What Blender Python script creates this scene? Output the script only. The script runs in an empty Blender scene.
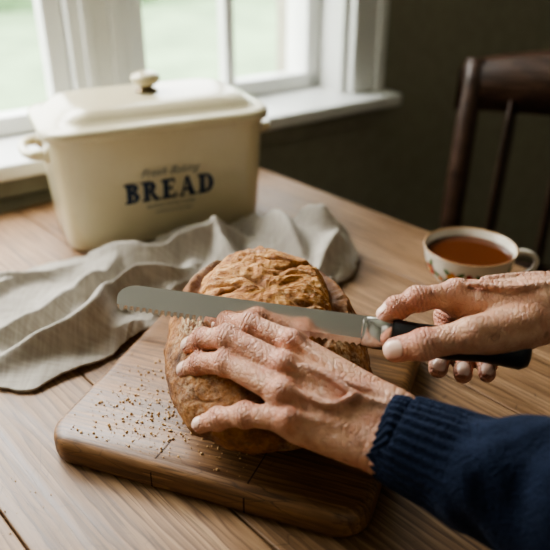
import bpy, math, random
import numpy as np
from mathutils import Vector, Matrix, noise as mn
random.seed(4); np.random.seed(4)
T=0.75
S=bpy.context.scene
try:
    S.view_settings.view_transform='AgX'; S.view_settings.look='AgX - Medium High Contrast'
except Exception: pass

# ------------------------------------------------------------------ helpers
def link(o,parent=None):
    S.collection.objects.link(o)
    if parent is not None: o.parent=parent
    return o
def empty(name,loc=(0,0,0),rz=0):
    o=bpy.data.objects.new(name,None); o.location=loc; o.rotation_euler=(0,0,rz); o.empty_display_size=.05
    return link(o)
def mesh(name,v,f,mat,parent=None,smooth=True,loc=None,rot=None):
    me=bpy.data.meshes.new(name)
    me.from_pydata([tuple(map(float,p)) for p in v],[],[tuple(map(int,q)) for q in f]); me.validate(); me.update()
    if smooth: me.polygons.foreach_set('use_smooth',[True]*len(me.polygons))
    if mat: me.materials.append(mat)
    o=bpy.data.objects.new(name,me)
    if loc: o.location=loc
    if rot: o.rotation_euler=rot
    return link(o,parent)
def box(name,lo,hi,mat,parent=None,bev=0.0,seg=2):
    x0,y0,z0=lo;x1,y1,z1=hi
    cx,cy,cz=(x0+x1)/2,(y0+y1)/2,(z0+z1)/2
    a,b,c=(x1-x0)/2,(y1-y0)/2,(z1-z0)/2
    v=[(sx*a,sy*b,sz*c) for sx in(-1,1) for sy in(-1,1) for sz in(-1,1)]
    f=[(0,1,3,2),(4,6,7,5),(0,4,5,1),(2,3,7,6),(0,2,6,4),(1,5,7,3)]
    o=mesh(name,v,f,mat,parent,smooth=bev>0,loc=(cx,cy,cz))
    if bev>0:
        m=o.modifiers.new('b','BEVEL'); m.width=bev; m.segments=seg; m.limit_method='ANGLE'
        w=o.modifiers.new('w','WEIGHTED_NORMAL')
    return o
def rrect(w,d,r,n=8):
    r=min(r,w/2-1e-4,d/2-1e-4); pts=[]
    for (cx,cy,a0) in ((w/2-r,d/2-r,0),(-w/2+r,d/2-r,90),(-w/2+r,-d/2+r,180),(w/2-r,-d/2+r,270)):
        for i in range(n+1):
            a=math.radians(a0+90*i/n); pts.append((cx+r*math.cos(a),cy+r*math.sin(a)))
    return pts
def loft(name,secs,mat,parent=None,n=8,loc=None,rot=None,smooth=True):
    v=[];f=[]
    for (z,w,d,r) in secs: v+=[(x,y,z) for x,y in rrect(w,d,r,n)]
    m=4*(n+1)
    for i in range(len(secs)-1):
        for j in range(m):
            k=(j+1)%m; f.append((i*m+j,i*m+k,(i+1)*m+k,(i+1)*m+j))
    f.append(tuple(reversed(range(m)))); f.append(tuple(range((len(secs)-1)*m,len(secs)*m)))
    return mesh(name,v,f,mat,parent,loc=loc,rot=rot,smooth=smooth)
def lathe(name,prof,mat,parent=None,n=64,loc=None):
    v=[];f=[]
    for (r,z) in prof:
        for j in range(n):
            a=2*math.pi*j/n; v.append((r*math.cos(a),r*math.sin(a),z))
    for i in range(len(prof)-1):
        for j in range(n):
            k=(j+1)%n; f.append((i*n+j,i*n+k,(i+1)*n+k,(i+1)*n+j))
    return mesh(name,v,f,mat,parent,loc=loc)
def spline(pts,m):
    P=[np.array(p,float) for p in pts]; P=[2*P[0]-P[1]]+P+[2*P[-1]-P[-2]]; out=[]
    for i in range(1,len(P)-2):
        for k in range(m):
            t=k/m
            out.append(.5*((2*P[i])+(-P[i-1]+P[i+1])*t+(2*P[i-1]-5*P[i]+4*P[i+1]-P[i+2])*t*t+(-P[i-1]+3*P[i]-3*P[i+1]+P[i+2])*t**3))
    out.append(P[-2]); return np.array(out)
def tube(name,pts,rad,mat,parent=None,n=16,m=8,rf=None,caps=True,flat=1.0):
    Q=spline([tuple(p)+(r,) for p,r in zip(pts,rad)],m); C=Q[:,:3]; R=Q[:,3]
    v=[];f=[]; up=Vector((0,0,1)); N=len(C); L=0; prev=None
    for i in range(N):
        t=Vector(C[min(i+1,N-1)]-C[max(i-1,0)]).normalized()
        if prev is None:
            a=up.cross(t)
            if a.length<.2: a=Vector((1,0,0)).cross(t)
            a.normalize()
        else: a=(prev-t*prev.dot(t)).normalized()
        prev=a; b=t.cross(a)
        if i>0: L+=np.linalg.norm(C[i]-C[i-1])
        for j in range(n):
            ph=2*math.pi*j/n; r=R[i]
            if rf: r=rf(L,ph,r,C[i])
            v.append(Vector(C[i])+a*(r*math.cos(ph))+b*(r*math.sin(ph)*flat))
    for i in range(N-1):
        for j in range(n):
            k=(j+1)%n; f.append((i*n+j,i*n+k,(i+1)*n+k,(i+1)*n+j))
    if caps:
        f.append(tuple(reversed(range(n)))); f.append(tuple(range((N-1)*n,N*n)))
    return mesh(name,v,f,mat,parent)

# ---- materials
class M:
    def __init__(s,name,rough=.5,col=(.5,.5,.5),metal=0,spec=.5):
        s.m=bpy.data.materials.new(name); s.m.use_nodes=True; s.t=s.m.node_tree; s.n=s.t.nodes
        s.b=s.n['Principled BSDF']; s.b.inputs['Roughness'].default_value=rough
        s.b.inputs['Base Color'].default_value=(*col,1); s.b.inputs['Metallic'].default_value=metal
        s.b.inputs['Specular IOR Level'].default_value=spec
    def N(s,t,**k):
        n=s.n.new(t)
        for a,b in k.items():
            if a.startswith('_'): n.inputs[a[1:].replace('_',' ')].default_value=b
            else: setattr(n,a,b)
        return n
    def L(s,a,b): s.t.links.new(a,b)
    def coord(s,scale=(1,1,1),rot=(0,0,0),loc=(0,0,0),out='Object'):
        c=s.N('ShaderNodeTexCoord'); m=s.N('ShaderNodeMapping'); s.L(c.outputs[out],m.inputs[0])
        m.inputs['Scale'].default_value=scale; m.inputs['Rotation'].default_value=rot; m.inputs['Location'].default_value=loc
        return m.outputs[0]
    def mapv(s,vec,scale=(1,1,1),rot=(0,0,0)):
        m=s.N('ShaderNodeMapping'); s.L(vec,m.inputs[0]); m.inputs['Scale'].default_value=scale; m.inputs['Rotation'].default_value=rot; return m.outputs[0]
    def noise(s,vec,scale=5,detail=4,rough=.5,dist=0):
        n=s.N('ShaderNodeTexNoise'); n.inputs['Scale'].default_value=scale; n.inputs['Detail'].default_value=detail
        n.inputs['Roughness'].default_value=rough; n.inputs['Distortion'].default_value=dist; s.L(vec,n.inputs['Vector']); return n.outputs['Fac']
    def ramp(s,fac,stops):
        r=s.N('ShaderNodeValToRGB'); s.L(fac,r.inputs[0]); e=r.color_ramp.elements
        while len(e)<len(stops): e.new(.5)
        for i,(p,c) in enumerate(stops):
            e[i].position=p; e[i].color=(*c,1) if len(c)==3 else c
        return r.outputs[0]
    def mix(s,fac,a,b,mode='MIX'):
        m=s.N('ShaderNodeMix',data_type='RGBA',blend_type=mode)
        for i,x in ((0,fac),(6,a),(7,b)):
            if isinstance(x,(int,float)): m.inputs[i].default_value=x
            elif isinstance(x,tuple): m.inputs[i].default_value=(*x,1)
            else: s.L(x,m.inputs[i])
        return m.outputs[2]
    def math(s,op,a,b=0.0,clamp=False):
        m=s.N('ShaderNodeMath',operation=op,use_clamp=clamp)
        for i,x in ((0,a),(1,b)):
            if isinstance(x,(int,float)): m.inputs[i].default_value=x
            else: s.L(x,m.inputs[i])
        return m.outputs[0]
    def col(s,x): s.L(x,s.b.inputs['Base Color'])
    def bump(s,h,dist=.001,strength=1.0):
        b=s.N('ShaderNodeBump'); b.inputs['Distance'].default_value=dist; b.inputs['Strength'].default_value=strength
        s.L(h,b.inputs['Height']); s.L(b.outputs[0],s.b.inputs['Normal'])
def g(v): return (v,v,v)

def wood(name,dark,mid,light,scale=1.0,rough=.5,bumpd=.0006,scratch=0.0,lines=.5):
    m=M(name,rough)
    oi=m.N('ShaderNodeObjectInfo'); c=m.coord((1,1,1))
    add=m.N('ShaderNodeVectorMath',operation='ADD'); m.L(c,add.inputs[0])
    sc=m.N('ShaderNodeVectorMath',operation='SCALE'); m.L(oi.outputs['Location'],sc.inputs[0]); sc.inputs['Scale'].default_value=7.3
    m.L(sc.outputs[0],add.inputs[1]); P=add.outputs[0]
    s_=scale
    n1=m.noise(m.mapv(P,(1.8*s_,26*s_,26*s_)),1.6,6,.62,1.0)
    n2=m.noise(m.mapv(P,(7*s_,200*s_,200*s_)),1.5,3,.65,.3)
    w=m.N('ShaderNodeTexWave',wave_type='BANDS',bands_direction='Y',wave_profile='SAW'); w.inputs['Scale'].default_value=9; w.inputs['Distortion'].default_value=11; w.inputs['Detail'].default_value=3; w.inputs['Detail Scale'].default_value=.8
    m.L(m.mapv(P,(.55*s_,4.2*s_,4.2*s_)),w.inputs[0])
    a=m.math('ADD',m.math('MULTIPLY',n1,.55),m.math('MULTIPLY',w.outputs['Fac'],.16)); a=m.math('ADD',a,m.math('MULTIPLY',n2,.32))
    colr=m.ramp(a,[(.38,dark),(.52,mid),(.66,light)])
    dk=tuple(x*.45 for x in dark)
    grain=m.ramp(w.outputs['Fac'],[(.0,g(lines)),(.10,g(0)),(.86,g(0)),(1.0,g(lines))])
    colr=m.mix(m.math('MULTIPLY',grain,m.ramp(n1,[(.4,g(.2)),(.6,g(1))])),colr,dark)
    pores=m.ramp(m.noise(m.mapv(P,(12*s_,330*s_,330*s_)),1.2,2,.5),[(.57,g(0)),(.68,g(.6))])
    colr=m.mix(pores,colr,dk)
    blot=m.noise(P,5,4,.65)
    colr=m.mix(m.ramp(blot,[(.42,g(0)),(.75,g(.5))]),colr,tuple(x*.7 for x in dark))
    kn_=m.N('ShaderNodeTexVoronoi',feature='F1'); kn_.inputs['Scale'].default_value=1; m.L(m.mapv(P,(2.6*s_,7*s_,7*s_)),kn_.inputs['Vector'])
    colr=m.mix(m.ramp(kn_.outputs['Distance'],[(.035,g(.8)),(.085,g(0))]),colr,dk)
    if scratch:
        sv=m.N('ShaderNodeTexVoronoi',feature='DISTANCE_TO_EDGE'); sv.inputs['Scale'].default_value=1; m.L(m.mapv(P,(16,90,60),(0,0,.9)),sv.inputs['Vector'])
        colr=m.mix(m.math('MULTIPLY',m.ramp(sv.outputs['Distance'],[(0,g(scratch)),(.02,g(0))]),m.ramp(blot,[(.45,g(0)),(.6,g(1))])),colr,tuple(x*.5 for x in dark))
    m.col(colr); m.bump(a,bumpd,.6)
    m.L(m.ramp(n1,[(.3,g(rough-.08)),(.7,g(rough+.14))]),m.b.inputs['Roughness'])
    return m.m

TABLE=wood('table_oak',(.12,.063,.029),(.265,.152,.075),(.41,.258,.140),1.0,.46,.0008,.6,.9)
BOARD=wood('board_wood',(.085,.038,.013),(.205,.100,.037),(.34,.18,.072),1.5,.42,.0006,.9,.3)
CHAIRW=wood('chair_wood',(.022,.011,.006),(.055,.027,.015),(.09,.045,.026),1.5,.38)
def simple(name,col,rough=.5,metal=0,spec=.5,nb=0,ns=40,var=.0):
    m=M(name,rough,col,metal,spec)
    c=m.coord(); n=m.noise(c,ns,4,.6)
    m.col(m.mix(m.ramp(n,[(.3,g(0)),(.8,g(1))]),col,tuple(x*(1-var) for x in col)))
    if nb: m.bump(n,nb)
    return m.m
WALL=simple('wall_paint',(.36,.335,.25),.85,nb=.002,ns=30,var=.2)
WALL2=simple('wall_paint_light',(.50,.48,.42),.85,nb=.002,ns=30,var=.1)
WHITE=simple('white_gloss_paint',(.78,.78,.74),.35,nb=.0008,ns=25,var=.06)
CEIL=simple('ceiling_paint',(.6,.58,.52),.9,ns=10,var=.05)
FLOOR=wood('floor_boards',(.05,.028,.015),(.10,.055,.03),(.15,.09,.05),.6,.5)
GRASS=simple('lawn_grass',(.33,.46,.23),.9,nb=.01,ns=1.2,var=.55)
HEDGE=simple('hedge_leaves',(.20,.31,.15),.9,nb=.05,ns=4,var=.6)

def enamel():
    m=M('cream_enamel',.28,(.72,.64,.44)); c=m.coord()
    n=m.noise(c,9,5,.6); col=m.mix(m.ramp(n,[(.35,g(0)),(.8,g(.6))]),(.66,.585,.39),(.54,.45,.27))
    sp=m.noise(c,60,2,.5); col=m.mix(m.ramp(sp,[(.74,g(0)),(.78,g(.5))]),col,(.35,.22,.1))
    m.col(col); m.bump(n,.0006,.4); m.b.inputs['Coat Weight'].default_value=.4; m.b.inputs['Coat Roughness'].default_value=.1
    return m.m
ENAMEL=enamel()
NAVY=simple('navy_print',(.03,.05,.09),.5,var=.3,ns=80)
GREYP=simple('grey_print',(.12,.14,.16),.6,var=.3,ns=80)

# ------------------------------------------------------------------ room
RZ=math.radians(34.0)
ORG=(-.10,1.335,0)
def room_empty(name): return empty(name,ORG,RZ)
def rbox(name,lo,hi,mat,bev=0,parent=None):
    if parent is None:
        o=box(name,lo,hi,mat,None,bev)
        Mx=Matrix.Translation(ORG)@Matrix.Rotation(RZ,4,'Z'); o.matrix_world=Mx@Matrix.Translation(o.location)
        return o
    return box(name,lo,hi,mat,parent,bev)
XL,XR,YN,H=-2.2,1.9,-3.2,2.5
WX0,WX1=-1.26,.30; WZ0=T+.045; WZ1=T+1.25; WT=.26
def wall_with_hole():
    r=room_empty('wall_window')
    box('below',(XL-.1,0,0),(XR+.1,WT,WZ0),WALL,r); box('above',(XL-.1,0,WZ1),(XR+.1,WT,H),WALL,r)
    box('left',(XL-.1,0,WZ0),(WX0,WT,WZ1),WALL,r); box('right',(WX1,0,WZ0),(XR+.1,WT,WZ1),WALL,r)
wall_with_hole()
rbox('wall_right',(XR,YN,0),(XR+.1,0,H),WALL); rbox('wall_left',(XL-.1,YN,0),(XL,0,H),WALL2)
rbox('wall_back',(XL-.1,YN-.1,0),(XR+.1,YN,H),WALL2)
rbox('floor',(XL-.1,YN-.1,-.1),(XR+.1,WT,0),FLOOR); rbox('ceiling',(XL-.1,YN-.1,H),(XR+.1,WT,H+.1),CEIL)
rbox('baseboard_window',(XL,-.02,0.001),(XR,-.0005,.14),WHITE,.004)
w=room_empty('window_1')
box('sill',(WX0-.1,-.075,T+.046),(WX1+.100,.13,T+.072),WHITE,w,.006,3)
box('sill_apron',(WX0-.06,-.024,T-.0),(WX1+.08,-.002,T+.0455),WALL,w,.003)
box('casing_right',(WX1,-.024,T+.0725),(WX1+.078,-.001,WZ1+.09),WHITE,w,.004)
box('casing_right_bead',(WX1+.058,-.034,T+.0725),(WX1+.080,-.0245,WZ1+.09),WHITE,w,.003)
box('casing_left',(WX0-.095,-.024,T+.0725),(WX0,-.001,WZ1+.09),WHITE,w,.004)
box('casing_top',(WX0-.095,-.026,WZ1),(WX1+.095,-.001,WZ1+.095),WHITE,w,.004)
box('jamb_right',(WX1-.012,0,T+.072),(WX1,.2,WZ1),WHITE,w)
box('jamb_left',(WX0,0,T+.072),(WX0+.012,.2,WZ1),WHITE,w)
box('head',(WX0,0,WZ1-.012),(WX1,.2,WZ1),WHITE,w)
box('centre_post',(-.262,.055,T+.072),(-.150,.15,WZ1),WHITE,w,.004)
box('centre_bead_a',(-.240,.045,T+.072),(-.222,.056,WZ1),WHITE,w,.003); box('centre_bead_b',(-.190,.045,T+.072),(-.172,.056,WZ1),WHITE,w,.003)
box('outer_sill',(WX0,.13,T+.03),(WX1,.30,T+.06),WHITE,w,.004)
def sash(nm,x0,x1,mulls):
    z0,z1=T+.0725,WZ1-.012; st=.035
    box(nm+'_bottom',(x0,.075,z0),(x1,.115,z0+.034),WHITE,w,.004)
    box(nm+'_top',(x0,.075,z1-.04),(x1,.115,z1),WHITE,w,.004)
    box(nm+'_stile_a',(x0,.075,z0),(x0+st,.115,z1),WHITE,w,.004)
    box(nm+'_stile_b',(x1-st,.075,z0),(x1,.115,z1),WHITE,w,.004)
    for i,x in enumerate(mulls): box(nm+'_bar_%d'%i,(x-.011,.080,z0+.03),(x+.011,.110,z1-.03),WHITE,w,.003)
    for i,z in enumerate((z0+.42,z0+.8)): box(nm+'_rail_%d'%i,(x0+.03,.080,z-.011),(x1-.03,.110,z+.011),WHITE,w,.003)
sash('sash_right',-.150,WX1-.012,[.068]); sash('sash_left',WX0+.012,-.262,[-.755])
o=rbox('lawn',(-14,WT+.02,-.6),(16,26,-.5),GRASS); 
def hedge():
    v=[];f=[];nx,nz=120,14
    for i in range(nx+1):
        for j in range(nz+1):
            x=-14+30*i/nx; z=-.5+2.2*j/nz
            d=mn.noise(Vector((x*.9,z*1.3,3)))*.7
            top=math.sin(x*.6)*.25*(j/nz)
            v.append((x,12+d+((j/nz)**2)*.8,z+top))
    for i in range(nx):
        for j in range(nz):
            a=i*(nz+1)+j; f.append((a,a+nz+1,a+nz+2,a+1))
    o=mesh('garden_hedge',v,f,HEDGE); o.matrix_world=Matrix.Translation(ORG)@Matrix.Rotation(RZ,4,'Z')
hedge()

# ------------------------------------------------------------------ table
ta=math.atan2(-.742,.67)
tbl=empty('dining_table',(-.1,1.31,0),ta)
pw=.139; th=.035
for i in range(7):
    y1=-(i*pw)-.0006; y0=-((i+1)*pw)+.0006
    box('plank_%d'%i,(0.0,y0,T-th),(1.75,y1,T),TABLE,tbl,.0018,2)
box('apron_far',(.06,-.07,T-th-.09),(1.69,-.045,T-th-.0005),TABLE,tbl); box('apron_near',(.06,-.93,T-th-.09),(1.69,-.905,T-th-.0005),TABLE,tbl)
box('apron_end_a',(.06,-.904,T-th-.09),(.085,-.071,T-th-.0005),TABLE,tbl); box('apron_end_b',(1.665,-.904,T-th-.09),(1.69,-.071,T-th-.0005),TABLE,tbl)
for i,(x,y) in enumerate(((.09,-.09),(.09,-.885),(1.66,-.09),(1.66,-.885))):
    loft('leg_%d'%i,[(0,.045,.045,.006),(T-th-.1,.065,.065,.006),(T-th-.001,.07,.07,.006)],TABLE,tbl,3,loc=(x,y,0))

# ------------------------------------------------------------------ cutting board
bang=math.radians(-20)
BX,BY=-.203,.466
board=empty('cutting_board',(BX,BY,T),bang)
BW,BD,BH=.287,.276,.0265
loft('board_slab',[(0.0005,BW-.010,BD-.010,.024),(.003,BW-.002,BD-.002,.027),(.007,BW,BD,.028),(BH-.009,BW,BD,.028),(BH-.005,BW-.002,BD-.002,.0275),(BH-.002,BW-.007,BD-.007,.026),(BH,BW-.016,BD-.016,.022)],BOARD,board,10,loc=(BW/2,BD/2,0))
CR=simple('board_crack',(.03,.014,.007),.9)
for i,(x,L,wd) in enumerate(((.108,.05,.0012),(.190,.085,.0014))):
    v=[(x-wd/2,-.0003,.004),(x+wd/2,-.0003,.004),(x+wd/2,-.0003,BH-.008),(x-wd/2,-.0003,BH-.008),(x+wd/2,.009,BH+.0003),(x-wd/2,.009,BH+.0003),(x+.004,L,BH+.0003)]
    mesh('crack_%d'%i,v,[(0,1,2,3),(3,2,4,5),(5,4,6)],CR,board,smooth=False)

# ------------------------------------------------------------------ loaf
LC=(-.008,.531); LA,LB=.0905,.122; LROT=math.radians(8)
def sstep(a,b,x):
    t=min(1,max(0,(x-a)/(b-a))); return t*t*(3-2*t)
def loaf():
    nu,nv=500,270; v=[];cols=[]
    for j in range(nv+1):
        th_=-.5*math.pi+math.pi*j/nv
        for i in range(nu):
            ph=2*math.pi*i/nu
            c0,s0=math.cos(ph),math.sin(ph); k=(abs(c0)**2.3+abs(s0)**2.3)**(-1/2.3)
            ct=abs(math.cos(th_))**.86
            cx,cy,cz=ct*c0*k,ct*s0*k,math.sin(th_)
            zc=.038; up=.065+.018*max(-1,min(1,cy*1.3)); dn=.038
            x=cx*LA*(1-.03*cy); y=cy*LB; z=zc+cz*(up if cz>0 else dn)
            if z<.004: z=.001
            nrm=Vector((cx/LA,cy/LB,cz/(up if cz>0 else dn))).normalized()
            q=Vector((x,y,z)); gold=gro=lip=crk=0.; edge=0.
            if cz>0:
                wob=mn.noise(q*15)*.16+mn.noise(q*50)*.06+mn.noise(q*130)*.025
                re=math.sqrt(((x-.006)/(LA*.66))**2+((y-.016)/(LB*.66))**2)+wob
                gold=1-sstep(.98,1.07,re); gro=sstep(.92,1.06,re)*(1-sstep(1.08,1.14,re)); lip=sstep(1.08,1.15,re)*(1-sstep(1.16,1.60,re)); edge=sstep(1.07,1.11,re)*(1-sstep(1.13,1.18,re))
                fade=sstep(.10,.32,cz); gold*=fade;gro*=fade;lip*=fade;edge*=fade
            d=.0050*gold*((1-sstep(.7,1.0,re)) if cz>0 else 1)-.0060*gro+.0050*lip*(.75+.8*mn.noise(q*25))
            fr=mn.fractal(q*48,.9,2.1,5)
            d+=.0022*fr+.0014*mn.noise(q*14)
            if gold>.05:
                w_=q+Vector((mn.noise(q*26),mn.noise(q*26+Vector((9,0,0))),0))*.014
                sel=sstep(-.1,.25,mn.noise(Vector((q.x*16,q.y*30,40))))
                c1=abs(mn.noise(Vector((w_.x*20,w_.y*58,1)))); rd=1-abs(mn.noise(Vector((w_.x*44,w_.y*90,9))))
                crk=math.exp(-(c1/.055)**2)*sel
                an=mn.fractal(Vector((w_.x*55,w_.y*80,q.z*55)),.75,2.1,5)
                d+=gold*(-.0042*crk+.0028*an+.0010*rd**4)
                crk=min(1,crk*.95+max(0,-an-.22)*1.1)
            else:
                crk=.8*math.exp(-(mn.noise(q*28+Vector((5,3,1)))/.022)**2)*sstep(.1,.35,mn.noise(q*11)+.15); d-=.0012*crk
            if z>.006: q=q+nrm*d
            else: q=q+Vector((nrm.x,nrm.y,0))*d*.4
            q.z=max(q.z,.0008)
            v.append(q); cols.append((gold,min(1,gro+.45*edge),min(1,crk),lip))
    f=[]
    for j in range(nv):
        for i in range(nu):
            k=(i+1)%nu; f.append((j*nu+i,j*nu+k,(j+1)*nu+k,(j+1)*nu+i))
    m=M('bread_crust',.60)
    at=m.N('ShaderNodeAttribute',attribute_name='mask'); sep=m.N('ShaderNodeSeparateColor'); m.L(at.outputs['Color'],sep.inputs[0])
    c=m.coord(); n=m.noise(c,42,8,.75); n2=m.noise(c,260,5,.7); n3=m.noise(c,13,6,.7); n4=m.noise(m.mapv(c,(40,80,60)),1.3,7,.75,.5)
    crust=m.ramp(n,[(.36,(.060,.018,.004)),(.47,(.18,.064,.014)),(.58,(.34,.140,.034)),(.72,(.50,.26,.085))])
    flour=m.math('MULTIPLY',m.ramp(n3,[(.46,g(.10)),(.58,g(1))]),m.ramp(n2,[(.44,g(.0)),(.58,g(1))]))
    flour=m.math('MULTIPLY',flour,m.math('ADD',m.math('MULTIPLY',at.outputs['Alpha'],.50),.26))
    crust=m.mix(flour,crust,(.80,.63,.38))
    gold=m.ramp(n4,[(.34,(.17,.052,.010)),(.45,(.38,.145,.030)),(.55,(.58,.275,.075)),(.68,(.78,.48,.20))])
    gold=m.mix(m.math('MULTIPLY',m.ramp(n2,[(.50,g(0)),(.62,g(.6))]),m.ramp(n3,[(.40,g(.1)),(.6,g(1))])),gold,(.88,.70,.44))
    col=m.mix(sep.outputs[0],crust,gold)
    col=m.mix(m.math('MULTIPLY',sep.outputs[2],.70),col,(.10,.032,.007))
    col=m.mix(m.math('MULTIPLY',sep.outputs[1],.66),col,(.13,.045,.010))
    m.col(col); hh=m.math('ADD',m.math('ADD',n,m.math('MULTIPLY',n2,.5)),m.math('MULTIPLY',n4,.6)); m.bump(hh,.0035,.9); m.b.inputs['Specular IOR Level'].default_value=.35
    o=mesh('bread_loaf',v,f,m.m,None,loc=(LC[0],LC[1],T+BH+.0006),rot=(0,0,LROT))
    a=o.data.color_attributes.new('mask','FLOAT_COLOR','POINT'); a.data.foreach_set('color',np.array(cols,dtype=np.float32).ravel())
loaf()
def crumbs():
    v=[];f=[]
    ico=[(0,0,1),(.89,0,.45),(.28,.85,.45),(-.72,.53,.45),(-.72,-.53,.45),(.28,-.85,.45),(.72,.53,-.45),(-.28,.85,-.45),(-.89,0,-.45),(-.28,-.85,-.45),(.72,-.53,-.45),(0,0,-1)]
    fc=[(0,1,2),(0,2,3),(0,3,4),(0,4,5),(0,5,1),(1,6,2),(2,7,3),(3,8,4),(4,9,5),(5,10,1),(6,7,2),(7,8,3),(8,9,4),(9,10,5),(10,6,1),(11,7,6),(11,8,7),(11,9,8),(11,10,9),(11,6,10)]
    def put(x,y,z,r):
        b=len(v)
        for p in ico:
            k=r*random.uniform(.6,1.3); v.append((x+p[0]*k,y+p[1]*k,z+p[2]*k*.7+r*.55))
        for q in fc: f.append(tuple(b+i for i in q))
    ca,sa=math.cos(bang),math.sin(bang)
    for i in range(800):
        lx=abs(random.gauss(.088,.040)); ly=abs(random.gauss(.066,.040))
        if not(.012<lx<BW-.012 and .012<ly<BD-.02): continue
        put(BX+lx*ca-ly*sa,BY+lx*sa+ly*ca,T+BH,random.choice((.0004,.0004,.0005,.0005,.0006,.0008,.0011,.0014)))
    for i in range(25):
        put(random.gauss(-.210,.020),random.gauss(.41,.02),T,random.choice((.0004,.0005,.0008)))
    mesh('bread_crumbs',v,f,simple('crumb',(.70,.43,.19),.8,var=.65,ns=400),None,smooth=False)
crumbs()

# ------------------------------------------------------------------ bread bin
binr=math.radians(24.5)
bn=empty('bread_bin',(-.181,.993,T),binr)
loft('bin_body',[(0.0008,.272,.150,.028),(.003,.280,.158,.032),(.008,.284,.162,.034),(.08,.293,.170,.036),(.158,.302,.178,.038),(.162,.304,.180,.039)],ENAMEL,bn,10)
loft('bin_lid',[(.160,.312,.188,.042),(.162,.318,.193,.044),(.170,.319,.194,.045),(.174,.315,.190,.044),(.1755,.296,.172,.040),(.177,.280,.158,.036),(.183,.270,.148,.034),(.191,.252,.132,.036),(.1945,.232,.112,.036),(.1955,.205,.09,.035)],ENAMEL,bn,10)
BRASS=simple('knob_stem_metal',(.16,.12,.07),.35,1)
lathe('knob_stem',[(.0,.194),(.016,.195),(.015,.199),(.009,.201),(.009,.206),(.0,.206)],BRASS,bn,24)
lathe('knob',[(.0,.204),(.013,.205),(.019,.209),(.021,.214),(.019,.219),(.011,.2225),(.0,.2235)],ENAMEL,bn,32)
for s in(-1,1):
    x=s*.149; tube('handle_left' if s<0 else 'handle_right',[(x,-.036,.134),(x+s*.018,-.034,.135),(x+s*.027,-.018,.134),(x+s*.028,0,.133),(x+s*.027,.018,.134),(x+s*.018,.034,.135),(x,.036,.134)],[.008,.007,.006,.006,.006,.007,.008],ENAMEL,bn,12,6)
    for y in(-.036,.036): lathe('handle_boss',[(.011,-.004),(.012,0),(.010,.004),(0,.005)],ENAMEL,bn,16,loc=(x+s*.002,y,.134)).rotation_euler=(0,s*math.pi/2,0)
def letters():
    root=bpy.data.objects.new('lettering',None); link(root,bn)
    tilt=math.atan2(.009,.152)
    root.location=(.000,-.0868-.0006,.080); root.rotation_euler=(math.pi/2+tilt,0,0)
    v=[];f=[]
    def rect(x0,y0,x1,y1):
        b=len(v); v.extend([(x0,y0,0),(x1,y0,0),(x1,y1,0),(x0,y1,0)]); f.append((b,b+1,b+2,b+3))
    def arc(cx,cy,rx,ry,wx,wy,a0,a1,n=14):
        for i in range(n+1):
            a=math.radians(a0+(a1-a0)*i/n); b=len(v)
            v.append((cx+rx*math.cos(a),cy+ry*math.sin(a),0)); v.append((cx+(rx-wx)*math.cos(a),cy+(ry-wy)*math.sin(a),0))
            if i>0: f.append((b-2,b,b+1,b-1))
    def quad(a,b_,c,d):
        b=len(v); v.extend([(*a,0),(*b_,0),(*c,0),(*d,0)]); f.append((b,b+1,b+2,b+3))
    h=1.0; st=.27; tn=.13
    def B(x):
        rect(x,0,x+.38,tn); rect(x+.1,0,x+.1+st,h); rect(x,h-tn,x+.38,h); rect(x+.3,.47,x+.42,.47+tn)
        arc(x+.38,.29,.36,.29,st,tn,-90,90); arc(x+.38,.76,.31,.24,st,tn,-90,90); return .88
    def R(x):
        rect(x,0,x+.42,tn); rect(x+.1,0,x+.1+st,h); rect(x,h-tn,x+.38,h); rect(x+.3,.42,x+.42,.42+tn)
        arc(x+.38,.71,.34,.29,st,tn,-90,90); quad((x+.38,.45),(x+.6,.45),(x+.88,0),(x+.60,0)); rect(x+.58,0,x+.93,tn); return 1.02
    def E(x):
        rect(x,0,x+.74,tn); rect(x+.1,0,x+.1+st,h); rect(x,h-tn,x+.70,h); rect(x+.3,.45,x+.55,.45+tn)
        quad((x+.62,0),(x+.76,0),(x+.78,.30),(x+.72,.30)); quad((x+.60,h),(x+.72,h),(x+.72,.72),(x+.67,.72)); rect(x+.5,.36,x+.57,.65); return .92
    def A(x):
        quad((x+.08,0),(x+.19,0),(x+.47,h),(x+.38,h)); quad((x+.60,0),(x+.86,0),(x+.55,h),(x+.36,h)); rect(x+.2,.27,x+.68,.27+tn)
        rect(x-.02,0,x+.30,tn*.8); rect(x+.52,0,x+.94,tn*.8); return 1.04
    def D(x):
        rect(x,0,x+.42,tn); rect(x+.1,0,x+.1+st,h); rect(x,h-tn,x+.42,h); arc(x+.40,.5,.45,.5,st,tn,-90,90,22); return .88
    x=0
    for L in(B,R,E,A,D): x+=L(x)
    k=.0270; W_=x*k
    vv=[(p[0]*k-W_/2,p[1]*k*1.08-.014,0) for p in v]
    mesh('word_bread',vv,f,NAVY,root,smooth=False)
    def txt(body,size,y,mat,shear=0,off=0,x=0):
        c=bpy.data.curves.new('t','FONT'); c.body=body; c.size=size; c.align_x='CENTER'; c.shear=shear; c.offset=off
        o=bpy.data.objects.new('t',c); S.collection.objects.link(o)
        dg=bpy.context.evaluated_depsgraph_get(); me=bpy.data.meshes.new_from_object(o.evaluated_get(dg)); bpy.data.objects.remove(o)
        me.materials.clear(); me.materials.append(mat)
        q=bpy.data.objects.new('caption',me); q.location=(x,y,0); link(q,root)
    txt('Fresh Baking',.0160,.022,GREYP,.5,0)
    txt('BAKED WITH CARE',.0080,-.0250,GREYP,0,0)
    txt('HOME & KITCHEN',.0065,-.034,GREYP,0,0,.004)
letters()

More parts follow.
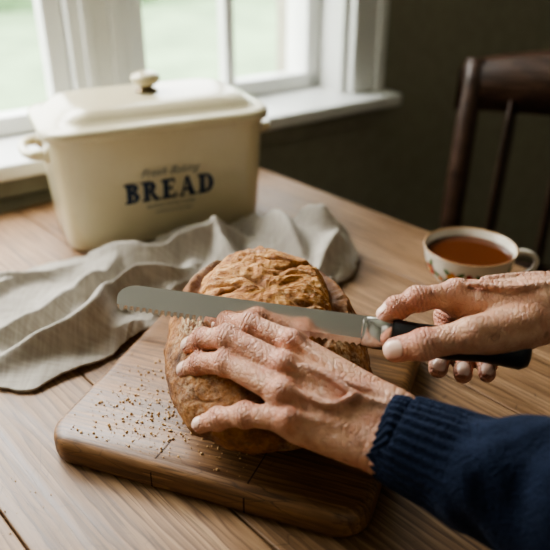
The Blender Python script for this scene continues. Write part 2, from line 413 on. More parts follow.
# ------------------------------------------------------------------ linen towel
def linen():
    m=M('linen',.9); c=m.coord(); 
    n=m.noise(c,14,4,.6); st=m.noise(m.coord((320,30,30)),1,2); st2=m.noise(m.coord((30,320,30)),1,2)
    a=m.math('ADD',m.math('MULTIPLY',st,.5),m.math('MULTIPLY',st2,.5))
    col=m.ramp(a,[(.35,(.33,.295,.25)),(.65,(.49,.45,.39))]); col=m.mix(m.ramp(n,[(.4,g(0)),(.7,g(.25))]),col,(.36,.325,.27))
    m.col(col); m.bump(a,.0012,.7); m.b.inputs['Sheen Weight'].default_value=.1; m.b.inputs['Specular IOR Level'].default_value=.1
    return m.m
LIN=linen()
def towel():
    bot=[(-.42,.57,0),(-.33,.560,0),(-.278,.562,0),(-.232,.570,0),(-.19,.605,0),(-.15,.655,0),(-.122,.715,0),(-.07,.750,0),(.0,.75,0),(.06,.76,0),(.10,.80,0)]
    top=[(-.47,.74,0),(-.41,.775,0),(-.352,.800,0),(-.290,.836,0),(-.225,.866,0),(-.155,.896,0),(-.09,.925,0),(-.03,.940,0),(.03,.935,0),(.08,.91,0),(.115,.86,0)]
    NV=190
    B=spline(bot,36); Tp=spline(top,36); n=len(B)
    ridges=[
      ([(-.34,.60),(-.27,.665),(-.225,.75),(-.20,.83)],.020,.026),
      ([(-.29,.58),(-.21,.64),(-.165,.72),(-.10,.78)],.016,.036),
      ([(-.24,.83),(-.17,.80),(-.10,.825),(-.03,.87)],.018,.038),
      ([(-.16,.88),(-.10,.86),(-.06,.81),(-.02,.77)],.014,.038),
      ([(-.04,.92),(.0,.87),(.03,.80)],.015,.034),
      ([(.0,.90),(.05,.875),(.10,.87)],.014,.032),
      ([(-.44,.66),(-.36,.70),(-.31,.78)],.016,.014),
      ([(-.40,.755),(-.32,.765),(-.26,.81)],.013,.014),
      ([(.03,.78),(.07,.82),(.10,.85)],.011,.022),
    ]
    segs=[]
    for pts,wd,ht in ridges:
        P=spline([(*p,0) for p in pts],6)[:,:2]; segs.append((P,wd,ht))
    def bil(x,y,z): 
        a=mn.noise(Vector((x,y,z))); return math.sqrt(a*a+.003)
    def hgt(x,y):
        wx=x+.022*mn.noise(Vector((x*12,y*12,1))); wy=y+.022*mn.noise(Vector((x*12,y*12,7))); h=0;p=np.array([wx,wy])
        for P,wd,ht in segs:
            A=P[:-1];Bq=P[1:];AB=Bq-A;tt=np.clip(((p-A)*AB).sum(1)/(AB**2).sum(1),0,1);Q=A+AB*tt[:,None]
            d=np.sqrt(((p-Q)**2).sum(1)); i=int(d.argmin()); dd=d[i]; s=(i+tt[i])/len(A)
            side=AB[i][0]*(p-A[i])[1]-AB[i][1]*(p-A[i])[0]
            ww=wd*(1.1 if side>0 else .6)
            hh=ht*math.exp(-(dd/ww)**1.7)*min(1,.25+2.6*min(s,1-s))
            h=max(h,hh)+.25*min(h,hh)
        amp=.55+.9*sstep(-.30,-.10,x)
        h+=amp*(.028*bil(wx*8,wy*12,3.3)+.009*bil(wx*22+3,wy*18,8.1))
        h+=.0006*mn.noise(Vector((x*90,y*90,2)))
        return max(h,0)
    v=[]
    for i in range(n):
        u=i/(n-1)
        for j in range(NV+1):
            t=j/NV; p=B[i]*(1-t)+Tp[i]*t
            e=min(t,1-t)*11; e2=min(u,1-u)*16
            x=p[0]+.012*mn.noise(Vector((u*11,t*3,5))); y=p[1]+.016*mn.noise(Vector((u*9,t*2,9)))+.004*mn.noise(Vector((u*40,t*2,9)))
            edge=min(1,.25+.75*min(e,1))*min(1,.25+.75*min(e2,1))
            v.append((x,y,T+.004+hgt(x,y)*edge))
    f=[]
    for i in range(n-1):
        for j in range(NV):
            a=i*(NV+1)+j; f.append((a,a+NV+1,a+NV+2,a+1))
    o=mesh('linen_towel',v,f,LIN)
    s=o.modifiers.new('s','SOLIDIFY'); s.thickness=.0026; s.offset=-1
towel()

# ------------------------------------------------------------------ teacup
cup=empty('teacup',(.240,.776,T),0)
def china():
    m=M('painted_china',.2,(.78,.74,.66)); c=m.coord()
    sx=m.N('ShaderNodeSeparateXYZ'); m.L(c,sx.inputs[0]); z=sx.outputs[2]
    base=m.mix(m.noise(c,30,3),(.70,.65,.55),(.64,.59,.48))
    rim=m.math('GREATER_THAN',z,.0568); base=m.mix(m.math('MULTIPLY',rim,.8),base,(.40,.20,.06))
    m.col(base); m.b.inputs['Coat Weight'].default_value=.5; return m.m
CH=china()
prof=[(0,.004),(.022,.004),(.024,.0008),(.027,.0008),(.027,.005),(.030,.008),(.040,.016),(.049,.028),(.0535,.042),(.0560,.0565),(.0566,.0582),(.0554,.0585),(.0543,.0565),(.0515,.042),(.047,.029),(.038,.018),(.028,.011),(0,.010)]
lathe('cup_bowl',prof,CH,cup,96)
def decals():
    oz=[p[1] for p in prof[5:10]]; orr=[p[0] for p in prof[5:10]]
    sets={'petal_red':(.42,.05,.03),'petal_orange':(.62,.22,.04),'leaf_green':(.08,.16,.05),'centre_yellow':(.75,.50,.10)}
    lay={'leaf_green':.0006,'petal_red':.0009,'petal_orange':.0009,'centre_yellow':.0012}
    V={k:[] for k in sets};F={k:[] for k in sets}
    def blob(kind,th0,z0,du,dz,ru,rv,rot):
        b=len(V[kind]); n=14; pts=[(0,0)]
        for q in (.5,1.0): pts+=[(q*ru*math.cos(2*math.pi*i/n),q*rv*math.sin(2*math.pi*i/n)) for i in range(n)]
        for (a,c_) in pts:
            u=du+a*math.cos(rot)-c_*math.sin(rot); z=z0+dz+a*math.sin(rot)+c_*math.cos(rot)
            z=min(.055,max(.010,z)); r=float(np.interp(z,oz,orr))+lay[kind]; t=th0+u/.05
            V[kind].append((r*math.cos(t),r*math.sin(t),z))
        for i in range(n):
            k=(i+1)%n; F[kind].append((b,b+1+i,b+1+k)); F[kind].append((b+1+i,b+1+n+i,b+1+n+k,b+1+k))
    rnd=random.Random(3)
    K=9
    for k in range(K):
        t0=-math.pi/2+.12+k*2*math.pi/K; z0=.034+rnd.uniform(-.004,.004); kind='petal_red' if k%2 else 'petal_orange'
        for a in range(4): 
            an=a*1.57+.6+k; blob('leaf_green',t0,z0,.0105*math.cos(an),.009*math.sin(an),.0062,.0028,an)
        for a in range(5):
            an=a*2*math.pi/5+k; blob(kind,t0,z0,.0046*math.cos(an),.0046*math.sin(an),.0042,.0032,an)
        blob('centre_yellow',t0,z0,0,0,.0023,.0023,0)
        t1=t0+math.pi/K; z1=.036+rnd.uniform(-.010,.008); blob('petal_orange' if k%2 else 'petal_red',t1,z1,0,0,.0032,.0032,0); blob('leaf_green',t1,z1,.006,-.004,.0048,.0020,-.5)
    for k,c_ in sets.items(): mesh('decor_'+k,V[k],F[k],simple('glaze_'+k,c_,.25,var=.2,ns=200),cup)
decals()
tea=M('tea_liquid',.03,(.05,.014,.005)); tc=tea.coord(); tea.col(tea.mix(tea.noise(tc,20),(.075,.019,.006),(.10,.028,.009))); 
lathe('tea',[(0,.0475),(.05,.0475),(.0528,.0477)],tea.m,cup,64)
tube('cup_handle',[(.052,-.004,.049),(.064,-.006,.053),(.077,-.009,.049),(.081,-.010,.038),(.074,-.009,.026),(.058,-.007,.019),(.046,-.004,.0185)],[.0042,.0038,.0034,.0034,.0034,.0036,.004],CH,cup,12,8)

# ------------------------------------------------------------------ chair
ch=empty('dining_chair',(.341,1.253,0),math.radians(-33))
def chair():
    Wc=.44
    for i,x in enumerate((0,Wc)):
        tube('back_post_%d'%i,[(x,.05,0),(x,.01,.25),(x,0,.45),(x,.012,.70),(x,.035,.935)],[.019,.02,.021,.020,.018],CHAIRW,ch,16,6)
        tube('front_leg_%d'%i,[(x,-.40,0),(x,-.40,.25),(x,-.40,.435)],[.016,.021,.02],CHAIRW,ch,14,5)
    v=[];f=[];n=30
    for i in range(n+1):
        t=i/n;x=-.024+(Wc+.048)*t; ar=.040*math.sin(math.pi*t)**.8; bow=.018*math.sin(math.pi*t)
        zt=.925+ar; zb=.845+ar*.25
        for (y,z) in ((.014,zb),(.046,zb+.01),(.052,zt-.012),(.040,zt),(.018,zt-.01)): v.append((x,y+bow,z))
    for i in range(n):
        for j in range(5):
            k=(j+1)%5; f.append((i*5+j,i*5+k,(i+1)*5+k,(i+1)*5+j))
    f.append((0,1,2,3,4)); f.append(tuple(n*5+k for k in(4,3,2,1,0)))
    mesh('crest_rail',v,f,CHAIRW,ch)
    box('lower_rail',(0,-.004,.53),(Wc,.020,.58),CHAIRW,ch,.004)
    for i in range(4):
        x=.075+i*.097
        tube('slat_%d'%i,[(x,.010,.565),(x,.024,.70),(x,.044,.87)],[.028,.032,.028],CHAIRW,ch,12,5,flat=.22)
    loft('seat',[(.435,Wc+.03,.42,.03),(.445,Wc+.05,.44,.035),(.458,Wc+.05,.44,.035),(.465,Wc+.03,.42,.03)],CHAIRW,ch,6,loc=(Wc/2,-.20,0))
    for i,x in enumerate((0,Wc)): box('side_stretcher_%d'%i,(x-.009,-.4,.18),(x+.009,.03,.205),CHAIRW,ch,.003)
    box('front_stretcher',(0,-.409,.28),(Wc,-.391,.31),CHAIRW,ch,.003)
chair()

# ------------------------------------------------------------------ knife
A0=np.array((.083,.4705,.1270)); A1=np.array((-.135,.521,.1310)); dv=A1-A0
kn=bpy.data.objects.new('bread_knife',None); link(kn)
kd=Vector(dv).normalized(); BL=float(np.linalg.norm(dv))
ky=Vector((0,0,1)).cross(kd).normalized(); kz=kd.cross(ky)
R3=Matrix((kd,ky,kz)).transposed().to_4x4()
kn.matrix_world=Matrix.Translation((A0[0],A0[1],A0[2]+T))@R3@Matrix.Rotation(math.radians(-22)*(1 if ky.y<0 else -1)*-1,4,'X')
def knife():
    st=M('brushed_steel',.2,(.80,.79,.77),1.0); c=st.coord((5,260,260)); n=st.noise(c,1,2); st.L(st.ramp(n,[(.3,g(.12)),(.7,g(.22))]),st.b.inputs['Roughness'])
    v=[];f=[];n=520
    for i in range(n+1):
        x=BL*i/n; e=BL-x
        top=.0128; bot=-.0122+.0015*(x/BL)
        if e<.020: top=.0128-.0128*(1-math.sqrt(max(0,1-((.020-e)/.020)**2)))
        if e<.006: bot=bot+.006*(1-math.sqrt(max(0,1-((.006-e)/.006)**2)))
        if e>.006 and x>.012: 
            s=(x/.0056)%1; bot+=.0021*(4*s*(1-s))
        mid=-.0055
        if mid>top-.001: mid=(top+bot)/2
        for (z,hw) in ((top,.0010),(mid,.0010),(bot,.00006)):
            v.append((x,hw,z)); v.append((x,-hw,z))
    for i in range(n):
        a=i*6;b=a+6
        f+= [(a,a+1,b+1,b),(a+1,a+3,b+3,b+1),(a+3,a+5,b+5,b+3),(a,b,b+2,a+2),(a+2,b+2,b+4,a+4),(a+4,b+4,b+5,a+5)]
    f.append((0,2,4,5,3,1)); e=n*6; f.append((e,e+1,e+3,e+5,e+4,e+2))
    o=mesh('blade',v,f,st.m,kn,smooth=False)
    bl=M('black_handle',.35,(.012,.012,.013)); cn=bl.coord(); bl.bump(bl.noise(cn,300,3),.0002,.5)
    def sect(name,rows,mat):
        v=[];f=[];m=20
        for (x,hy,hz,zc) in rows:
            for j in range(m):
                a=2*math.pi*j/m; ca,sa=math.cos(a),math.sin(a)
                v.append((x,hy*math.copysign(abs(ca)**.75,ca),zc+hz*math.copysign(abs(sa)**.75,sa)))
        for i in range(len(rows)-1):
            for j in range(m):
                k=(j+1)%m; f.append((i*m+j,i*m+k,(i+1)*m+k,(i+1)*m+j))
        f.append(tuple(range(m))); f.append(tuple(range((len(rows)-1)*m,len(rows)*m)))
        mesh(name,v,f,mat,kn)
    sect('bolster',[(.014,.0012,.012,.0),(.010,.0045,.0125,0),(.004,.0075,.013,0),(-.010,.009,.0125,0)],st.m)
    sect('handle',[(-.0095,.0085,.012,0),(-.012,.0098,.0132,0),(-.03,.0105,.0122,.0),(-.055,.0115,.0130,.0),(-.080,.0108,.0120,.001),(-.098,.0110,.0132,.001),(-.108,.0105,.0135,.0005),(-.114,.0075,.0100,.0),(-.116,.003,.005,.0)],bl.m)
knife()

# ------------------------------------------------------------------ hands via signed distance field
def surface_nets(D,org,h):
    nx,ny,nz=D.shape; cs=(nx-1,ny-1,nz-1)
    acc=np.zeros(cs+(3,),np.float32); cnt=np.zeros(cs,np.int16); I=D<0
    def sl(a,off,axis):
        s=[slice(off[k],off[k]+cs[k]) for k in range(3)]; return a[tuple(s)]
    for ax in range(3):
        o1,o2=[k for k in range(3) if k!=ax]
        for p in(0,1):
            for q in(0,1):
                a=[0,0,0];a[o1]=p;a[o2]=q;b=list(a);b[ax]=1
                i0=sl(I,a,ax);i1=sl(I,b,ax);cr=i0!=i1
                d0=sl(D,a,ax)[cr];d1=sl(D,b,ax)[cr];t=d0/(d0-d1)
                pos=np.zeros((len(t),3),np.float32);pos[:,ax]=t;pos[:,o1]=p;pos[:,o2]=q
                acc[cr]+=pos;cnt[cr]+=1
    mk=cnt>0; idx=-np.ones(cs,np.int64); idx[mk]=np.arange(mk.sum())
    ijk=np.argwhere(mk); V=(ijk+acc[mk]/cnt[mk][:,None])*h+np.array(org)
    F=[]
    for ax in range(3):
        o1,o2=(ax+1)%3,(ax+2)%3
        a=[slice(0,s) for s in D.shape]; b=list(a); a[ax]=slice(0,D.shape[ax]-1); b[ax]=slice(1,D.shape[ax])
        cr=I[tuple(a)]!=I[tuple(b)]; E=np.argwhere(cr)
        E=E[(E[:,o1]>0)&(E[:,o2]>0)&(E[:,o1]<D.shape[o1]-1)&(E[:,o2]<D.shape[o2]-1)]
        ins=I[E[:,0],E[:,1],E[:,2]]
        def c(d1,d2):
            e=E.copy(); e[:,o1]-=d1; e[:,o2]-=d2; return idx[e[:,0],e[:,1],e[:,2]]
        q=np.stack([c(1,1),c(0,1),c(0,0),c(1,0)],1); q[~ins]=q[~ins][:,::-1]; F.append(q)
    return V,np.concatenate(F)
class SDF:
    def __init__(s,lo,hi,h):
        s.h=h; s.lo=np.array(lo,float); s.n=np.ceil((np.array(hi)-s.lo)/h).astype(int)+1
        s.ax=[(s.lo[k]+np.arange(s.n[k])*h).astype(np.float32) for k in range(3)]
    def new(s): return np.full(tuple(s.n),.05,np.float32)
    def region(s,lo,hi,pad):
        a=np.maximum(0,np.floor((np.array(lo)-pad-s.lo)/s.h).astype(int)); b=np.minimum(s.n,np.ceil((np.array(hi)+pad-s.lo)/s.h).astype(int)+1)
        return tuple(slice(a[k],b[k]) for k in range(3))
    def cone(s,D,p,q,r1,r2,k=.004,flat=None):
        p=np.array(p,float);q=np.array(q,float);R=max(r1,r2)
        sl=s.region(np.minimum(p,q)-R,np.maximum(p,q)+R,k+.004)
        if any(x.stop<=x.start for x in sl): return
        X=s.ax[0][sl[0]][:,None,None];Y=s.ax[1][sl[1]][None,:,None];Z=s.ax[2][sl[2]][None,None,:]
        d=q-p;L=max((d*d).sum(),1e-12)
        t=np.clip(((X-p[0])*d[0]+(Y-p[1])*d[1]+(Z-p[2])*d[2])/L,0,1)
        ex=X-(p[0]+t*d[0]);ey=Y-(p[1]+t*d[1]);ez=Z-(p[2]+t*d[2])
        if flat is not None:
            a,fc=flat; a=np.array(a,float);a/=np.linalg.norm(a); w=ex*a[0]+ey*a[1]+ez*a[2]
            d2=ex**2+ey**2+ez**2+w*w*(1/fc**2-1)
        else: d2=ex**2+ey**2+ez**2
        c=np.sqrt(d2)-(r1+(r2-r1)*t)
        A=D[sl]; hh=np.clip(.5+.5*(A-c)/k,0,1); D[sl]=A*(1-hh)+c*hh-k*hh*(1-hh)
def smin(a,b,k):
    h=np.clip(.5+.5*(a-b)/k,0,1); return a*(1-h)+b*h-k*h*(1-h)

def skin_mat():
    m=M('aged_skin',.42)
    at=m.N('ShaderNodeAttribute',attribute_name='tint'); sep=m.N('ShaderNodeSeparateColor'); m.L(at.outputs['Color'],sep.inputs[0])
    c=m.coord(); n=m.noise(c,55,5,.6); n2=m.noise(c,220,4,.6); n3=m.noise(c,28,3,.55)
    col=m.ramp(n,[(.3,(.46,.215,.125)),(.5,(.60,.325,.20)),(.72,(.72,.45,.30))])
    col=m.mix(m.ramp(n3,[(.48,g(0)),(.70,g(.45))]),col,(.54,.19,.12))
    sp=m.N('ShaderNodeTexVoronoi',feature='SMOOTH_F1'); sp.inputs['Scale'].default_value=75; m.L(c,sp.inputs['Vector'])
    spot=m.math('MULTIPLY',m.ramp(sp.outputs['Distance'],[(.14,g(1)),(.28,g(0))]),m.ramp(n3,[(.42,g(0)),(.55,g(.6))]))
    col=m.mix(spot,col,(.27,.11,.055))
    col=m.mix(m.math('MULTIPLY',sep.outputs[0],.6),col,(.56,.17,.11))
    col=m.mix(m.math('MULTIPLY',at.outputs['Alpha'],.38),col,(.33,.20,.19))
    col=m.mix(m.math('MULTIPLY',sep.outputs[2],.5),col,(.24,.08,.048))
    col=m.mix(sep.outputs[1],col,(.76,.52,.41))
    m.col(col)
    v1=m.N('ShaderNodeTexVoronoi',feature='DISTANCE_TO_EDGE'); v1.inputs['Scale'].default_value=1; m.L(m.coord((420,260,330),rot=(.2,.1,.5)),v1.inputs['Vector'])
    v2=m.N('ShaderNodeTexVoronoi',feature='DISTANCE_TO_EDGE'); v2.inputs['Scale'].default_value=1
    dn=m.N('ShaderNodeTexNoise'); dn.inputs['Scale'].default_value=60; m.L(c,dn.inputs['Vector'])
    mv=m.N('ShaderNodeVectorMath',operation='MULTIPLY_ADD'); m.L(dn.outputs['Color'],mv.inputs[0]); mv.inputs[1].default_value=(.012,.012,.012); m.L(c,mv.inputs[2])
    mp=m.N('ShaderNodeMapping'); mp.inputs['Scale'].default_value=(250,105,170); mp.inputs['Rotation'].default_value=(0,0,.5); m.L(mv.outputs[0],mp.inputs[0]); m.L(mp.outputs[0],v2.inputs['Vector'])
    h1=m.ramp(v1.outputs['Distance'],[(0,g(0)),(.16,g(1))]); h2=m.ramp(v2.outputs['Distance'],[(0,g(0)),(.12,g(1))])
    h=m.math('ADD',m.math('MULTIPLY',h1,.4),m.math('MULTIPLY',h2,.85)); h=m.math('ADD',h,m.math('MULTIPLY',n2,.5))
    inv=m.math('SUBTRACT',1.0,sep.outputs[1]); h=m.math('MULTIPLY',h,inv)
    h=m.math('SUBTRACT',h,m.math('MULTIPLY',sep.outputs[2],1.2))
    m.bump(h,.00082,.88)
    m.b.inputs['Subsurface Weight'].default_value=.12; m.b.inputs['Subsurface Radius'].default_value=(1,.35,.2); m.b.inputs['Subsurface Scale'].default_value=.005
    m.L(m.ramp(sep.outputs[1],[(0,g(.43)),(1,g(.22))]),m.b.inputs['Roughness'])
    return m.m
SKIN=skin_mat()

def build_hand(name,parent,fingers,thumb,wrist,fore,up,rad,lo,hi,thenar=None,h=.00115,veins=()):
    F=SDF(lo,hi,h); up=np.array(up,float); up/=np.linalg.norm(up)
    G=F.new(); wrist=np.array(wrist,float); fore=np.array(fore,float)
    side=np.array(fingers[-1][0])-np.array(fingers[0][0]); side/=np.linalg.norm(side)
    for i,fg in enumerate(fingers):
        mcp=np.array(fg[0]); wb=wrist+side*(-.017+.0115*i)
        F.cone(G,wb,mcp-up*.004,.0165,.0118 if i<3 else .0108,.010,(up,.85))
        F.cone(G,wb-up*.008+(mcp-wb)*.15,mcp-up*.012-(mcp-wb)*.08,.014,.0105,.010)
    F.cone(G,wrist-side*.012-up*.002,fore-side*.012-up*.002,.0200,.0225,.010,(up,.82)); F.cone(G,wrist+side*.012-up*.002,fore+side*.012-up*.002,.0195,.0225,.010,(up,.82))
    F.cone(G,wrist+side*.020+up*.006-(fore-wrist)*-.25,wrist+side*.020+up*.007+(fore-wrist)*.30,.0075,.0070,.006)
    for i,fg in enumerate(fingers):
        mcp=np.array(fg[0]); F.cone(G,mcp+up*.0054,mcp+up*.0056+side*.0005,.0080,.0080,.005)
        wb=wrist+side*(-.008+.006*i)+up*.0105; F.cone(G,mcp+up*.0088+(wb-mcp)*.08,wb,.0026,.0018,.0048)
    vs=[]
    for vp in veins:
        P=spline(vp,5); vs.append(P)
        for a,b in zip(P[:-1],P[1:]): F.cone(G,a,b,.0019,.0019,.0028)
    R=rad['thumb']; tb=[np.array(p) for p in thumb]
    F.cone(G,tb[0],tb[1],.0165,.0135,.010)
    Th=F.new()
    F.cone(Th,tb[1],tb[2],R[0],R[1],.003); F.cone(Th,tb[2],tb[3],R[1]*1.03,R[2],.003)
    F.cone(Th,tb[2],tb[2]+(tb[1]-tb[2])*.03,R[1]*1.10,R[1]*1.10,.003)
    G=smin(G,Th,.006)
    if thenar: 
        for (p,q,r1,r2) in thenar: F.cone(G,p,q,r1,r2,.010)
    allF=F.new()
    for i,fg in enumerate(fingers):
        r=rad['f'][i]; P=[np.array(p) for p in fg]; D=F.new()
        F.cone(D,P[0],P[1],r*1.10,r*.98,.003)
        F.cone(D,P[1],P[2],r*.98,r*.90,.003); F.cone(D,P[2],P[3],r*.90,r*.80,.003)
        for k,(j,rr) in enumerate(((1,1.10),(2,.99))):
            F.cone(D,P[j]+side*.0015,P[j]-side*.0015,r*rr,r*rr,.003)
        allF=smin(allF,D,.0012)
    G=smin(G,allF,.0065)
    V,Q=surface_nets(G,F.lo,h)
    red=np.zeros(len(V));nail=np.zeros(len(V));cre=np.zeros(len(V)); disp=np.zeros(len(V)); vein=np.zeros(len(V))
    for P in vs:
        for p in P: vein=np.maximum(vein,np.exp(-(np.linalg.norm(V-p,axis=1)/.0032)**2))
    def nailat(P2,P3,r,upv):
        nonlocal nail,disp,cre
        d=P3-P2; L=np.linalg.norm(d); d/=L; n=upv-d*np.dot(upv,d); n/=np.linalg.norm(n); s=np.cross(d,n)
        c=P3+d*(r*.05); rel=V-c; a=rel@d/(r*.82); b=rel@s/(r*.70); w=rel@n
        e=(np.abs(a)**3+np.abs(b)**3)**(1/3.)
        mm=(w>0)&(np.abs(w)<r*1.6); k=np.clip((1.0-e)/.10,0,1)*mm; nail=np.maximum(nail,k)
        rimm=np.exp(-((e-1.08)/.10)**2)*mm*(np.abs(w)<r*1.5); cre=np.maximum(cre,rimm*.9)
        disp+=-.0004*rimm+.0001*k
    for i,fg in enumerate(fingers+[thumb]):
        P=[np.array(p) for p in fg]; r=rad['f'][i] if i<4 else rad['thumb'][1]; isT=i==4
        upv=up if not isT else np.array(rad.get('thumb_up',up),float)
        for j in range(1,4):
            if isT and j==1: continue
            dd=np.linalg.norm(V-P[j],axis=1); red=np.maximum(red,np.exp(-(dd/(r*1.35))**2)*(.9 if j!=3 else .6))
            if j==3: continue
            ax=P[j+1]-P[j-1]; ax/=np.linalg.norm(ax); rel=V-P[j]; al=rel@ax; 
            near=np.exp(-(al/(r*.62))**2)*(dd<r*1.7)
            st=np.maximum(0,np.cos(al/.00165*math.pi+rel@side*60))**2; cre=np.maximum(cre,near*st*.85); disp+=-.00045*near*st
        nu=upv
        if 'nail_up' in rad and not isT and i>0: nu=np.array(rad['nail_up'],float)
        nailat(P[2],P[3],r*(.82 if not isT else .9),nu)
    for fg in fingers:
        dd=np.linalg.norm(V-(np.array(fg[0])+up*.008),axis=1); red=np.maximum(red,np.exp(-(dd/.011)**2)*.75)
    wa=(fore-wrist)/np.linalg.norm(fore-wrist); al=(V-wrist)@wa
    st=np.maximum(0,np.cos(al/.0035*math.pi+ (V@side)*40))**3*np.exp(-(al/.014)**2); cre=np.maximum(cre,.5*st); disp+=-.0005*st
    o=mesh(name,V+np.array((0,0,T)),Q,SKIN,parent)
    me=o.data; nr=np.zeros(len(V)*3,np.float32); me.vertex_normals.foreach_get('vector',nr); nr=nr.reshape(-1,3)
    V2=V+np.array((0,0,T))+nr*disp[:,None]; me.vertices.foreach_set('co',V2.astype(np.float32).ravel())
    a=me.color_attributes.new('tint','FLOAT_COLOR','POINT'); C=np.stack([red,nail,np.clip(cre,0,1),vein],1).astype(np.float32); a.data.foreach_set('color',C.ravel())
    sm=o.modifiers.new('s','SMOOTH'); sm.factor=.5; sm.iterations=2
    me.update(); return o

person=empty('person',(.2,.4,T))
def reparent(o):
    o.parent=person; o.matrix_parent_inverse=Matrix.Translation((-.2,-.4,-T))
Lf=[[(.0133,.4573,.126),(-.0202,.4787,.130),(-.0392,.4962,.122),(-.0469,.504,.113)],
    [(.0068,.4309,.123),(-.0373,.4646,.127),(-.0593,.4812,.114),(-.0712,.4872,.104)],
    [(.0058,.4098,.115),(-.0382,.4476,.115),(-.0607,.4645,.102),(-.0737,.4713,.091)],
    [(.0108,.3954,.102),(-.0223,.4095,.095),(-.0436,.4194,.083),(-.0579,.4245,.073)]]
Lt=[(.0652,.4272,.088),(.042,.452,.098),(.016,.466,.104),(-.008,.474,.105)]
lh=build_hand('left_hand',None,Lf,Lt,(.084,.3904,.096),(.130,.366,.088),(-.05,-.40,.91),
   {'f':[.0092,.0098,.0095,.0086],'thumb':(.0115,.0108,.0092)},(-.10,.335,.03),(.17,.53,.158),
   veins=[[(.083,.395,.113),(.058,.400,.121),(.040,.412,.127),(.020,.422,.131)],[(.058,.400,.121),(.04,.393,.118),(.022,.401,.119)],[(.088,.402,.112),(.066,.408,.119),(.050,.412,.123),(.034,.420,.128)]])
reparent(lh)
Rf=[[(.1438,.4856,.154),(.1134,.4807,.153),(.097,.4786,.146),(.088,.4780,.140)],
    [(.158,.492,.149),(.145,.502,.124),(.137,.480,.102),(.131,.461,.100)],
    [(.171,.490,.145),(.162,.498,.119),(.155,.476,.098),(.150,.456,.098)],
    [(.183,.486,.141),(.178,.490,.118),(.172,.470,.100),(.168,.453,.1005)]]
Rt=[(.1873,.4546,.143),(.1472,.4406,.145),(.112,.440,.137),(.0915,.4445,.129)]
rh=build_hand('right_hand',None,Rf,Rt,(.2227,.4794,.153),(.330,.495,.165),(-.05,.15,.98),
   {'f':[.0094,.0098,.0094,.0086],'thumb':(.0120,.0112,.0096),'thumb_up':(-.2,-.75,.6),'nail_up':(-.2,-.75,.3)},(.06,.40,.06),(.33,.53,.20),
   thenar=[((.205,.462,.140),(.160,.448,.140),.016,.013)],
   veins=[[(.235,.470,.172),(.205,.470,.172),(.180,.472,.168),(.152,.480,.167)],[(.25,.480,.174),(.215,.485,.173),(.19,.49,.169),(.165,.490,.166)]])
reparent(rh)

# ------------------------------------------------------------------ sleeves
def knit():
    m=M('navy_knit',.9,(.012,.022,.055)); c=m.coord()
    n=m.noise(c,60,4,.6); w=m.N('ShaderNodeTexVoronoi',feature='F1'); w.inputs['Scale'].default_value=520; m.L(c,w.inputs['Vector'])
    col=m.mix(m.ramp(n,[(.3,g(0)),(.75,g(1))]),(.007,.012,.028),(.015,.024,.052)); col=m.mix(m.ramp(w.outputs['Distance'],[(.1,g(0)),(.7,g(.6))]),col,(.002,.004,.010))
    m.col(col); m.bump(m.math('ADD',m.math('MULTIPLY',w.outputs['Distance'],-1.0),n),.0012,.9); m.b.inputs['Sheen Weight'].default_value=.08; m.b.inputs['Sheen Tint'].default_value=(.5,.6,.9,1); m.b.inputs['Specular IOR Level'].default_value=.1
    return m.m
KN=knit()
def sleeve(name,path,rad):
    def rf(L,ph,r,c):
        L2=L-.012
        if L2<.055:
            k=min(1,max(0,(.055-L2)/.01)); rr=r+ k*.0009*math.cos(30*ph)+ .002*(L2/.055)
        else: rr=r+.002
        a=min(1,max(0,(L2-.04)/.03))
        p=Vector((c[0]*26+math.cos(ph)*1.1,c[1]*26+math.sin(ph)*1.1,c[2]*26))
        rr+=a*.0065*mn.noise(p)+a*.0035*mn.noise(p*2.3)+a*.0028*math.sin(L*95+2*math.sin(ph+1))
        return rr
    o=tube(name,[(p[0],p[1],p[2]+T) for p in path],rad,KN,None,180,16,rf)
    reparent(o)
sleeve('left_sleeve',[(.104,.3735,.091),(.090,.3825,.094),(.091,.3818,.0937),(.126,.362,.091),(.182,.331,.088),(.27,.285,.090),(.40,.235,.11),(.50,.29,.22),(.62,.36,.38)],[.0285,.0285,.0325,.036,.049,.055,.058,.062,.07])
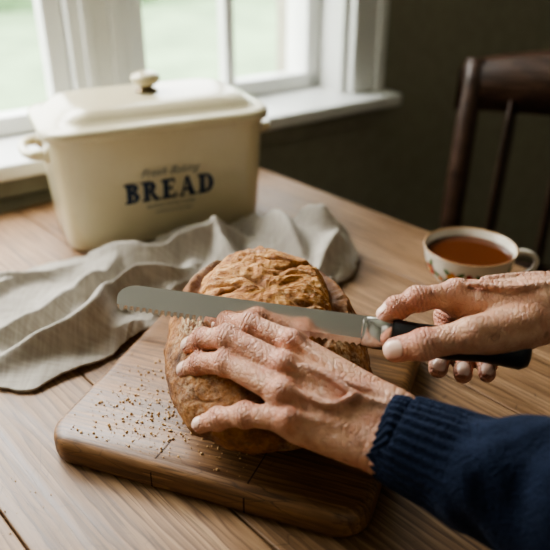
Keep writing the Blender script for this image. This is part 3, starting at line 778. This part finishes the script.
sleeve('right_sleeve',[(.325,.495,.162),(.300,.491,.160),(.301,.491,.160),(.34,.497,.164),(.42,.505,.167),(.52,.50,.20),(.60,.50,.30),(.70,.52,.42)],[.029,.029,.034,.038,.047,.052,.058,.066])

# ------------------------------------------------------------------ lights
wd=bpy.data.worlds.new('sky'); S.world=wd; wd.use_nodes=True; nt=wd.node_tree
bg=nt.nodes['Background']; tcn=nt.nodes.new('ShaderNodeTexCoord'); sp=nt.nodes.new('ShaderNodeSeparateXYZ'); rp=nt.nodes.new('ShaderNodeValToRGB')
nt.links.new(tcn.outputs['Generated'],sp.inputs[0]); nt.links.new(sp.outputs[2],rp.inputs[0]); nt.links.new(rp.outputs[0],bg.inputs[0])
rp.color_ramp.elements[0].color=(.95,.98,.95,1); rp.color_ramp.elements[1].color=(.86,.93,1.0,1)
bg.inputs[1].default_value=8.0
def area(name,loc,target,sx,sy,power,col,portal=False):
    l=bpy.data.lights.new(name,'AREA'); l.shape='RECTANGLE'; l.size=sx; l.size_y=sy; l.energy=power; l.color=col
    if portal: l.cycles.is_portal=True
    o=bpy.data.objects.new(name,l); o.location=loc; o.rotation_euler=(Vector(target)-Vector(loc)).to_track_quat('-Z','Y').to_euler(); link(o); return o
def rl(x,y,z):
    c,s=math.cos(RZ),math.sin(RZ); return (ORG[0]+x*c-y*s,ORG[1]+x*s+y*c,z)
area('window_portal',rl((WX0+WX1)/2,.22,(WZ0+WZ1)/2),rl((WX0+WX1)/2,-1,(WZ0+WZ1)/2),WX1-WX0,WZ1-WZ0,1,(1,1,1),True)
area('window_daylight',rl(-.62,.24,T+.90),rl(-.50,-1.1,T),1.2,.5,39,(1.0,.985,.96))
area('room_fill',rl(-.6,-2.6,2.2),(0,.6,T),1.6,1.0,3.2,(1,.92,.82))

# ------------------------------------------------------------------ camera
cam=bpy.data.cameras.new('camera'); co=bpy.data.objects.new('camera',cam); link(co); S.camera=co
co.location=(0,0,T+.43); co.rotation_euler=(math.radians(90-28),0,0)
cam.sensor_width=36; cam.lens=36*700/550; cam.clip_start=.01
cam.dof.use_dof=True; cam.dof.focus_distance=.60; cam.dof.aperture_fstop=4.0
